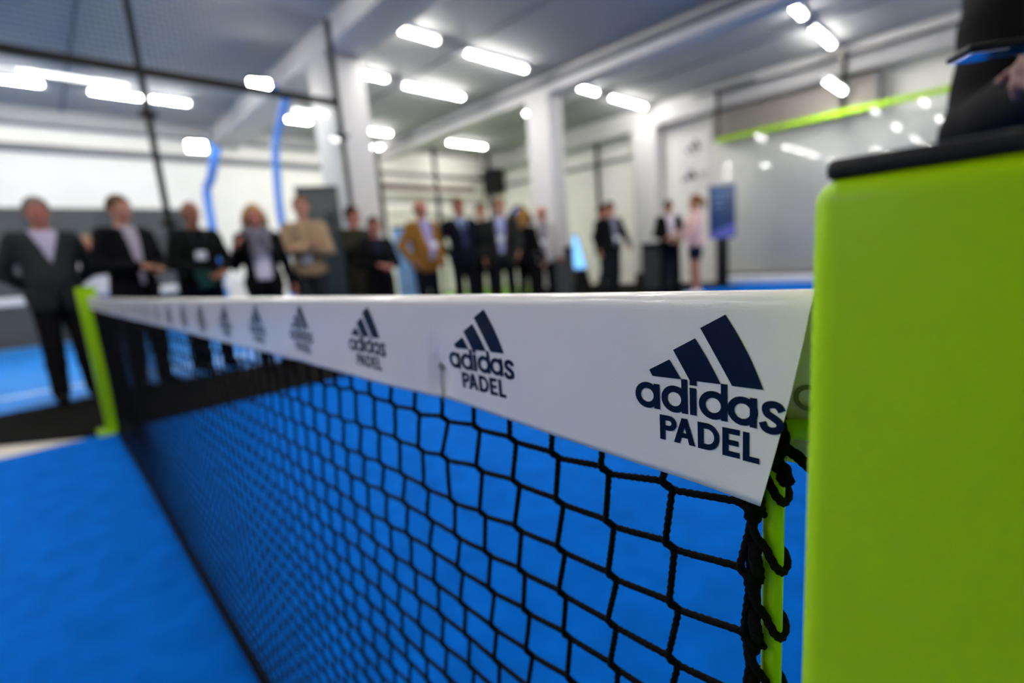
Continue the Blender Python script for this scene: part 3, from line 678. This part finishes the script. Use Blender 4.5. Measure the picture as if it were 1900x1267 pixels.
def make_person(label, x, y, stature, facing, pose='rest', stride=0, top=('sweater', (30, 30, 30)), openw=.045, shirt=None, legs=(25, 25, 30), shoes=(18, 17, 17), hair=('short', (60, 40, 28)), skin='skin', badge=None, tie=None, belly=0, female=False, hres=.0105, extra=None, curl=.35, lean=0, turn=0, shorts=False, z0=.004):
    sc = stature/1.755
    t = thing('person', label, 'person', (x, y, z0), math.radians(facing)-math.pi/2, group='people watching beside the court')
    g = .93 if female else 1.0
    PS = POSES[pose]
    def pre(v): return np.array(v, float)
    arms = []
    for s, a in zip((1, -1), PS):
        sh = pre((s*.178*g, -.005, 1.415)); el = pre((s*a['el'][0]*g, *a['el'][1:])); wr = pre((s*a['wr'][0], *a['wr'][1:]))
        hd = wr-el if 'hd' not in a else pre((s*a['hd'][0], *a['hd'][1:])); arms.append((s, sh, el, wr, hd/np.linalg.norm(hd)))
    legj = []
    for s in (1, -1):
        st = stride*s
        legj.append((s, pre((s*.088, 0, .91)), pre((s*.10, .02+st*.55+max(0, -st)*.18, .49)), pre((s*(.115), -.015+st, .085+max(0, -st)*.12))))
    W = .46 if not stride else .5
    ylo, yhi = -.36-abs(stride), .36+abs(stride)
    for (s, sh, el, wr, hd) in arms: yhi = max(yhi, wr[1]+.27); ylo = min(ylo, wr[1]-.2)
    lo = (-W, ylo, -.03); hi = (W, yhi, 1.82)
    def torso(f, e, b=0, k=.05):
        f.ell((0, .0, 1.26), (.165*g, .108, .21), k, e); f.cone((-.135*g, -.012, 1.408), (.135*g, -.012, 1.408), .06, .06, k, e)
        f.ell((0, .012+belly*.5, 1.08), (.145*g, .105+belly, .19), k, e); f.ell((0, -.005, .95), (.165, .118, .13), k, e)
        f.cone((0, -.02, 1.42), (0, -.012, 1.47), .075, .06, k, e)
        if female:
            for s in (1, -1): f.ell((s*.075, .085, 1.27), (.065, .055, .065), .04, e)
    def arm(f, e, upto=1.0, k=.03):
        for (s, sh, el, wr, hd) in arms: f.cone(sh, el, .052*g, .043*g, k, e); f.cone(el, el+(wr-el)*upto, .042*g, .031*g+(.006 if e > 0 else 0), k, e)
    def leg(f, e, z_end=0, k=.03, flare=0):
        for (s, hp, kn, an) in legj:
            f.cone(hp, kn, .083, .058, k, e); f.cone(kn, kn+(an-kn)*.35, .058, .057, k, e); f.cone(kn+(an-kn)*.35, an, .057, .037+flare, k, e)
    # ---- body
    f = SDF(lo, hi, hres)
    torso(f, -.014); arm(f, -.004); leg(f, -.006)
    f.cone((0, -.02, 1.44), (0, -.004, 1.57), .056*g, .053*g, .03)
    f.ell((0, -.008, 1.652), (.076, .096, .102), .02); f.ell((0, .03, 1.598), (.056, .066, .072), .03)
    f.cone((0, .088, 1.652), (0, .108, 1.622), .010, .015, .012); f.ell((0, .074, 1.672), (.05, .022, .014), .02)
    f.ell((0, .083, 1.585), (.026, .016, .012), .012); f.ell((0, .078, 1.553), (.024, .02, .018), .02)
    for s in (1, -1): f.ell((s*.079, -.008, 1.635), (.012, .022, .034), .008); f.ell((s*.031, .073, 1.622), (.024, .02, .02), .02)
    for (s, sh, el, wr, hd) in arms:
        pn = np.array([-s*1.0, .25, 0]) if abs(hd[2]) > .6 else np.array([0, 0, -1.0])
        hand(f, wr, hd, pn, None, s*(1 if abs(hd[2]) > .6 else -1), curl)
    for (s, hp, kn, an) in legj: f.cone((an[0], an[1]-.03, an[2]-.045), (an[0]+s*.012, an[1]+.15, an[2]-.06), .036, .024, .03)
    V, Q = f.mesh()
    me = quads_mesh('body', V*sc, Q); body = link('body', me, MT[skin], t); me.materials.append(MT['eye']); me.materials.append(MT['lip'])
    c = V[Q].mean(1); mi = np.zeros(len(Q), np.int32)
    for s in (1, -1): mi[((np.abs(c[:, 0]-s*.031) < .013) & (np.abs(c[:, 2]-1.650) < .008) & (c[:, 1] > .05))] = 1
    mi[(np.abs(c[:, 0]) < .024) & (np.abs(c[:, 2]-1.583) < .008) & (c[:, 1] > .06)] = 2
    me.polygons.foreach_set('material_index', mi)
    GR = .017 if hres > .009 else .013
    def garment(name, fn, m, cutfn=(), lab=None):
        f = SDF(lo, hi, GR); fn(f)
        for cfn in cutfn: f.cut(cfn)
        V, Q = f.mesh()
        if not len(Q): return None
        o = link(name, quads_mesh(name, V*sc, Q), m, t)
        if lab: o['label'] = lab
        return o
    hem = lambda zh: (lambda x_, y_, z_: (zh-z_)+0*x_+0*y_)            # removes what lies below zh (value >0 inside the cut)
    kind, colr = top; fold = lambda x_, y_, z_: .004*np.sin(z_*38+x_*17)*np.sin(x_*23+y_*31)
    if shirt: garment('shirt', lambda f: torso(f, .010), cloth(shirt), [hem(.96), lambda x_, y_, z_: (z_-1.485)+0*x_+0*y_])
    if tie:
        tv = [(-.022, .128, 1.43), (.022, .128, 1.43), (.03, .142, 1.12), (0, .145, 1.06), (-.03, .142, 1.12)]
        tv = [(a*sc, (b+belly*.6)*sc, cc*sc) for a, b, cc in tv]+[(a*sc, (b+.012+belly*.6)*sc, cc*sc) for a, b, cc in tv]
        link('tie', from_arr('tie', tv, [(0, 1, 2, 3, 4), (9, 8, 7, 6, 5)]+[(i, 5+i, 5+(i+1) % 5, (i+1) % 5) for i in range(5)]), cloth(tie), t)
    neckcut = lambda x_, y_, z_: (z_-1.478)+0*x_+0*y_
    if kind in ('jacket', 'open', 'coat'):
        zh = {'jacket': .80, 'open': .80, 'coat': .60}[kind]; e = .030
        def jf(f):
            torso(f, e); arm(f, .016, .97)
            f.ell((0, -.005, .88), (.175, .125, .16), .05, e*.6)
            if kind == 'coat': f.ell((0, 0, .74), (.185, .13, .22), .06, .02)
            f.F += np.broadcast_to(fold(*np.meshgrid(*f.ax, indexing='ij', sparse=True)), f.F.shape).astype(np.float32)
        if kind == 'open': wv = lambda z_: np.clip(openw+(z_-1.1)*.10, .025, max(.085, openw))
        else: wv = lambda z_: np.where(z_ > 1.2, np.clip((z_-1.2)*.34, 0, .085), np.clip((1.0-z_)*.12, 0, .05))
        vc = lambda x_, y_, z_: np.minimum(wv(z_)-np.abs(x_)+0*y_, (y_-.03)+0*x_+0*z_)
        cuts = [hem(zh), neckcut] + ([vc] if shirt else [])
        garment('coat' if kind == 'coat' else 'jacket', jf, cloth(colr), cuts)
    else:
        def sf(f):
            torso(f, .018 if kind == 'sweater' else .026); arm(f, .013, .96); f.ell((0, -.005, .92), (.168, .12, .12), .05, .012)
            f.F += np.broadcast_to(fold(*np.meshgrid(*f.ax, indexing='ij', sparse=True)), f.F.shape).astype(np.float32)
        garment('sweater' if kind == 'sweater' else kind, sf, cloth(colr), [hem(.87), neckcut])
    if legs is not None:
        def tf(f): f.ell((0, -.005, .94), (.165, .12, .11), .05, .010); leg(f, .016, flare=.012)
        garment('shorts' if shorts else 'trousers', tf, cloth(legs), [hem(.66 if shorts else .055), lambda x_, y_, z_: (z_-1.03)+0*x_+0*y_])
    for (s, hp, kn, an) in legj:
        f = SDF((an[0]-.12, an[1]-.16, -.03+an[2]-.085), (an[0]+.12, an[1]+.28, an[2]+.1), .013)
        zz = an[2]-.085
        f.cone((an[0], an[1]-.04, zz+.045), (an[0]+s*.014, an[1]+.165, zz+.032), .046, .038, .03); f.cone((an[0], an[1], zz+.05), (an[0], an[1], zz+.10), .046, .044, .03)
        f.cut(lambda x_, y_, z_: (zz-z_)+0*x_+0*y_); V, Q = f.mesh(); link('shoe', quads_mesh('shoe', V*sc, Q), cloth(shoes), t)
    # ---- hair
    if hair:
        style, hc = hair
        f = SDF((-.2, -.24, 1.2), (.2, .2, 1.84), .010)
        if style == 'bald':
            f.ell((0, -.018, 1.64), (.083, .098, .085), .02); cf = [lambda x_, y_, z_: np.maximum(z_-1.655+.25*y_, y_-.015)+0*x_]
        else:
            e = .012 if style == 'short' else .018
            f.ell((0, -.012, 1.664), (.077, .097, .096), .02, e)
            cf = [lambda x_, y_, z_: (y_*.75-(z_-1.655)*.66-.030)+0*x_]
            if style == 'short': cf.append(lambda x_, y_, z_: (1.595-z_)+0*x_+0*y_)
            if style in ('long', 'curly'):
                for s in (1, -1): f.cone((s*.075, -.03, 1.66), (s*.10, -.03, 1.44 if style == 'long' else 1.50), .042, .05, .03)
                f.cone((0, -.07, 1.66), (0, -.10, 1.38 if style == 'long' else 1.5), .075, .07, .04)
            if style == 'tail': f.cone((0, -.10, 1.70), (0, -.16, 1.64), .03, .035, .02); f.cone((0, -.16, 1.64), (0, -.155, 1.48), .035, .015, .02)
            if style in ('curly', 'tail'):
                xg = np.meshgrid(*f.ax, indexing='ij', sparse=True)
                f.F += (.006*np.sin(xg[0]*150)*np.sin(xg[1]*140)*np.sin(xg[2]*130)).astype(np.float32)
        for c_ in cf: f.cut(c_)
        V, Q = f.mesh()
        if len(Q): link('hair', quads_mesh('hair', V*sc, Q), cloth(hc), t)
    if badge:
        bx_, bz = badge; yy = .158+belly
        b_ = box('badge', ((bx_-.05)*sc, (yy)*sc, (bz-.04)*sc), ((bx_+.05)*sc, (yy+.006)*sc, (bz+.04)*sc), MT['badge'], t, bev=.002)
        for s in (1, -1): tube('lanyard', np.array([(bx_, yy, bz+.04), (bx_+s*.05, yy-.01, bz+.16), (s*.075, .10, 1.44), (s*.07, .0, 1.49)])*sc, .005, MT['ink'], t, 6)
    if extra: extra(t, sc, arms)
    return t, sc, arms
def toward(x, y, dx=0, dy=0): return math.degrees(math.atan2(-y+dy, -x+dx))     # facing angle to the camera (0 = +X)
def place(px, py, st, X=None):
    p = onZ(px, py, st)
    if X is not None: k = X/p[0]; st = .95+(st-.95)*k; p = p*k
    return p[0], p[1], st
def P_(label, px, py, st, turn=0, X=None, **kw):
    x, y, s = place(px, py, st, X); return make_person(label, x, y, s, toward(x, y)+turn, **kw)

def strap_bag(t, sc, arms):
    b = box('handbag', (-.36*sc, -.12*sc, .78*sc), (-.24*sc, .12*sc, 1.02*sc), cloth((20, 20, 21)), t, bev=.03)
    tube('bag_strap', np.array([(-.30, -.08, 1.0), (-.22, -.02, 1.46), (-.30, .08, 1.0)])*sc, .01, cloth((20, 20, 21)), b, 6)
def scarf(t, sc, arms):
    f = SDF((-.25, -.22, 1.2), (.25, .26, 1.62), .013)
    for k in range(16):
        a = k/16*2*math.pi; b = (k+1)/16*2*math.pi
        f.cone((.10*math.cos(a), .01+.10*math.sin(a), 1.475-.02*math.sin(a)), (.10*math.cos(b), .01+.10*math.sin(b), 1.475-.02*math.sin(b)), .05, .05, .03)
    f.cone((.05, .13, 1.44), (.06, .15, 1.22), .05, .045, .03); f.cone((-.05, .13, 1.44), (-.06, .15, 1.28), .05, .04, .03)
    V, Q = f.mesh(); link('scarf', quads_mesh('scarf', V*sc, Q), cloth((112, 108, 116)), t)
def folder(t, sc, arms):
    o = box('folder', (-.10*sc, -.006, -.10*sc), (.07*sc, .006, .07*sc), cloth((34, 78, 72)), t); w_ = arms[0][3]; o.location = ((w_[0]+.03)*sc, (w_[1]+.10)*sc, (w_[2]-.06)*sc); o.rotation_euler = (.2, .15, .1)
def backpack(t, sc, arms):
    f = SDF((-.25, -.42, .9), (.25, .05, 1.5), .016); f.ell((0, -.21, 1.2), (.15, .11, .24), .03); f.ell((0, -.29, 1.1), (.10, .06, .12), .03)
    V, Q = f.mesh(); b = link('backpack', quads_mesh('backpack', V*sc, Q), cloth((20, 20, 22)), t)

P_('grey haired man in a dark grey suit at the far left', 62, 368, 1.80, 8, X=-5.72, pose='behind', top=('jacket', (62, 66, 66)), shirt=(190, 182, 205), legs=(22, 22, 24), hair=('short', (120, 112, 104)), skin='skinr', belly=.03)
P_('man in a black jacket with folded hands and a pale shirt', 216, 364, 1.82, 32, X=-5.6, pose='clasp', openw=.03, top=('open', (18, 18, 22)), shirt=(170, 160, 172), legs=(16, 16, 19), hair=('short', (92, 74, 60)), skin='skin')
P_('man in a dark green sweater with a white badge and a folder', 350, 374, 1.78, 22, X=-5.93, pose='hold', top=('sweater', (30, 33, 31)), legs=(24, 28, 44), hair=('bald', (80, 58, 44)), skin='skind', badge=(.04, 1.20), extra=folder)
P_('curly blonde woman with a grey scarf over a white top', 468, 382, 1.69, 6, X=-5.42, openw=.085, pose='bag', female=True, top=('open', (20, 20, 22)), shirt=(214, 206, 222), legs=(18, 18, 20), hair=('curly', (176, 140, 92)), skin='skinr', extra=lambda t, s, a: (scarf(t, s, a), strap_bag(t, s, a)))
P_('man in a beige sweater with crossed arms', 555, 365, 1.83, -6, X=-5.88, pose='crossed', top=('sweater', (168, 142, 112)), legs=(66, 68, 74), hair=('short', (124, 92, 66)), skin='skin', badge=(.0, 1.06))
P_('bearded man in a long olive coat raising one hand', 652, 384, 1.79, 48, X=-5.85, pose='photo', top=('coat', (62, 60, 46)), legs=(150, 126, 96), hair=('short', (38, 28, 22)), skin='skinr')
P_('short woman in a black coat beside the olive coat', 692, 404, 1.62, 15, X=-5.25, pose='clasp', female=True, top=('coat', (22, 21, 24)), shirt=(40, 44, 66), legs=(24, 28, 38), hair=('short', (70, 52, 44)), skin='skinr')
P_('balding man in a mustard blazer over a lilac shirt', 778, 371, 1.80, 35, pose='pockets', top=('open', (150, 106, 44)), shirt=(176, 172, 226), legs=(24, 28, 40), hair=('bald', (90, 66, 50)), skin='skinr', badge=(-.02, 1.15), belly=.04)
P_('man in a navy suit with a pale blue shirt and tie', 849, 368, 1.85, 20, pose='behind', top=('jacket', (26, 30, 44)), shirt=(150, 164, 200), tie=(50, 60, 92), legs=(20, 22, 30), hair=('short', (94, 66, 44)), skin='skinr')
P_('man in a dark jacket half hidden behind the man in grey', 890, 377, 1.85, 5, pose='rest', top=('jacket', (36, 40, 44)), legs=(22, 22, 26), hair=('short', (84, 62, 48)), skin='skin')
P_('man in a charcoal jacket with a pale blue shirt and bright badge', 925, 369, 1.83, -4, pose='walk', stride=.10, top=('open', (58, 60, 56)), shirt=(186, 190, 236), legs=(24, 26, 36), hair=('short', (130, 96, 72)), skin='skin', badge=(.0, 1.17))
P_('blonde woman in black seen from behind', 970, 389, 1.66, 150, pose='rest', female=True, top=('jacket', (22, 21, 24)), legs=(20, 20, 22), hair=('long', (150, 112, 60)), skin='skin')
P_('bald man in a pale cardigan with a white badge', 1004, 383, 1.79, 0, X=-5.75, pose='rest', top=('open', (196, 190, 184)), shirt=(150, 146, 150), legs=(26, 26, 30), hair=None, skin='skinr', badge=(.0, 1.14))
P_('man in a black jacket with a grey shirt walking right of the column', 1131, 375, 1.80, 38, pose='walk', stride=.05, top=('open', (26, 27, 30)), shirt=(140, 138, 158), legs=(44, 46, 54), hair=('short', (36, 28, 24)), skin='skin', badge=(.0, 1.10), extra=backpack)
P_('man in blue jeans hidden behind the man with the black jacket', 1117, 381, 1.76, 60, X=-5.9, pose='rest', stride=.22, top=('jacket', (32, 34, 38)), legs=(52, 66, 82), hair=('short', (74, 50, 40)), skin='skinr')
def ball_held(t, sc, arms): pass
suit, ssc, sarms = P_('man in a dark suit and white shirt holding out a ball', 1240, 372, 1.80, 22, X=-4.72, pose='hold', top=('open', (24, 24, 28)), shirt=(226, 216, 224), legs=(22, 28, 46), hair=('short', (36, 28, 24)), skin='skind')
P_('woman in a pink hoodie and navy shorts facing the suited man', 1289, 363, 1.73, -72, X=-3.98, pose='reach', female=True, top=('hoodie', (232, 196, 190)), legs=(30, 40, 60), shorts=True, shoes=(230, 226, 226), hair=('tail', (128, 86, 52)), skin='skin')
x, y, s = place(158, 438, 1.72)
make_person('player in a white shirt and blue shorts on the neighbouring court', x, y, s, 60, pose='rest', top=('sweater', (226, 220, 220)), legs=(40, 84, 160), shorts=True, shoes=(225, 225, 225), hair=('short', (170, 130, 104)), skin='skinr', z0=0)
# ball offered between the two
bpos = onZ(1242, 443, 1.02); suit_f = Matrix.Rotation(suit.rotation_euler.z, 3, 'Z')
wm = (sarms[0][3]+sarms[1][3])/2; wl_ = suit_f @ Vector(((wm[0])*ssc, (wm[1]+.13)*ssc, (wm[2]+.02)*ssc))
bm = bmesh.new(); bmesh.ops.create_icosphere(bm, subdivisions=3, radius=.036)
me = bpy.data.meshes.new('felt'); bm.to_mesh(me); bm.free(); me.polygons.foreach_set('use_smooth', [True]*len(me.polygons))
ball = thing('padel_ball', 'yellow ball held between the suited man and the woman in pink', 'ball', tuple(Vector(suit.location)+wl_))
link('felt', me, MT['yellow'], ball)
th = np.linspace(0, 2*math.pi, 41); S_ = np.stack([np.cos(th)*.030, np.sin(th)*.030, .02*np.sin(2*th)], 1); S_ = S_/np.linalg.norm(S_, axis=1)[:, None]*.0362
tube('seam', S_, .0012, MT['white'], ball, 6)

# person with the phone behind the near post
ex_ = atT(2085, 150, .95)
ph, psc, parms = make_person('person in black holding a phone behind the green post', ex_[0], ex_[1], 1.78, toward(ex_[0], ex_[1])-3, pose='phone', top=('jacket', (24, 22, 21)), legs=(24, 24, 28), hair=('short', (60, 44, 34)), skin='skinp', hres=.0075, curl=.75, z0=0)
print('PHONE', ph.location, [tuple(Matrix.Rotation(ph.rotation_euler.z, 3, 'Z') @ Vector(a[3]*psc)+ph.location) for a in parms])
A_, B_ = onZ(1752, 123, 1.106), onZ(1788, 103, 1.106)
sy_ = (B_-A_)/np.linalg.norm(B_-A_); lx_ = np.array([-sy_[1], sy_[0], 0])
if lx_@R2 < 0: lx_ = -lx_
wd_ = max(.034, np.linalg.norm(B_-A_)*1.25)*1.0; ln_ = .15
ctr = A_+sy_*wd_/2+lx_*ln_/2
phn = thing('phone', 'black phone held flat above the green post, blue light on its underside', 'phone', (0, 0, 0))
zz_ = np.cross(lx_, sy_)
phn.matrix_world = Matrix.Translation(Vector(ctr)) @ Matrix(((lx_[0], sy_[0], zz_[0]), (lx_[1], sy_[1], zz_[1]), (lx_[2], sy_[2], zz_[2]))).to_4x4()
sg = -1 if zz_[2] > 0 else 1
box('case', (-ln_/2, -wd_/2, 0), (ln_/2, wd_/2, -sg*.008), MT['capblack'], phn, bev=.003)
box('back_glass', (-ln_/2+.003, -wd_/2+.003, 0), (-ln_/2+.034, wd_/2-.003, sg*.0008), mat('phone_back_glass', S(150, 160, 180), .12, metal=1), phn)
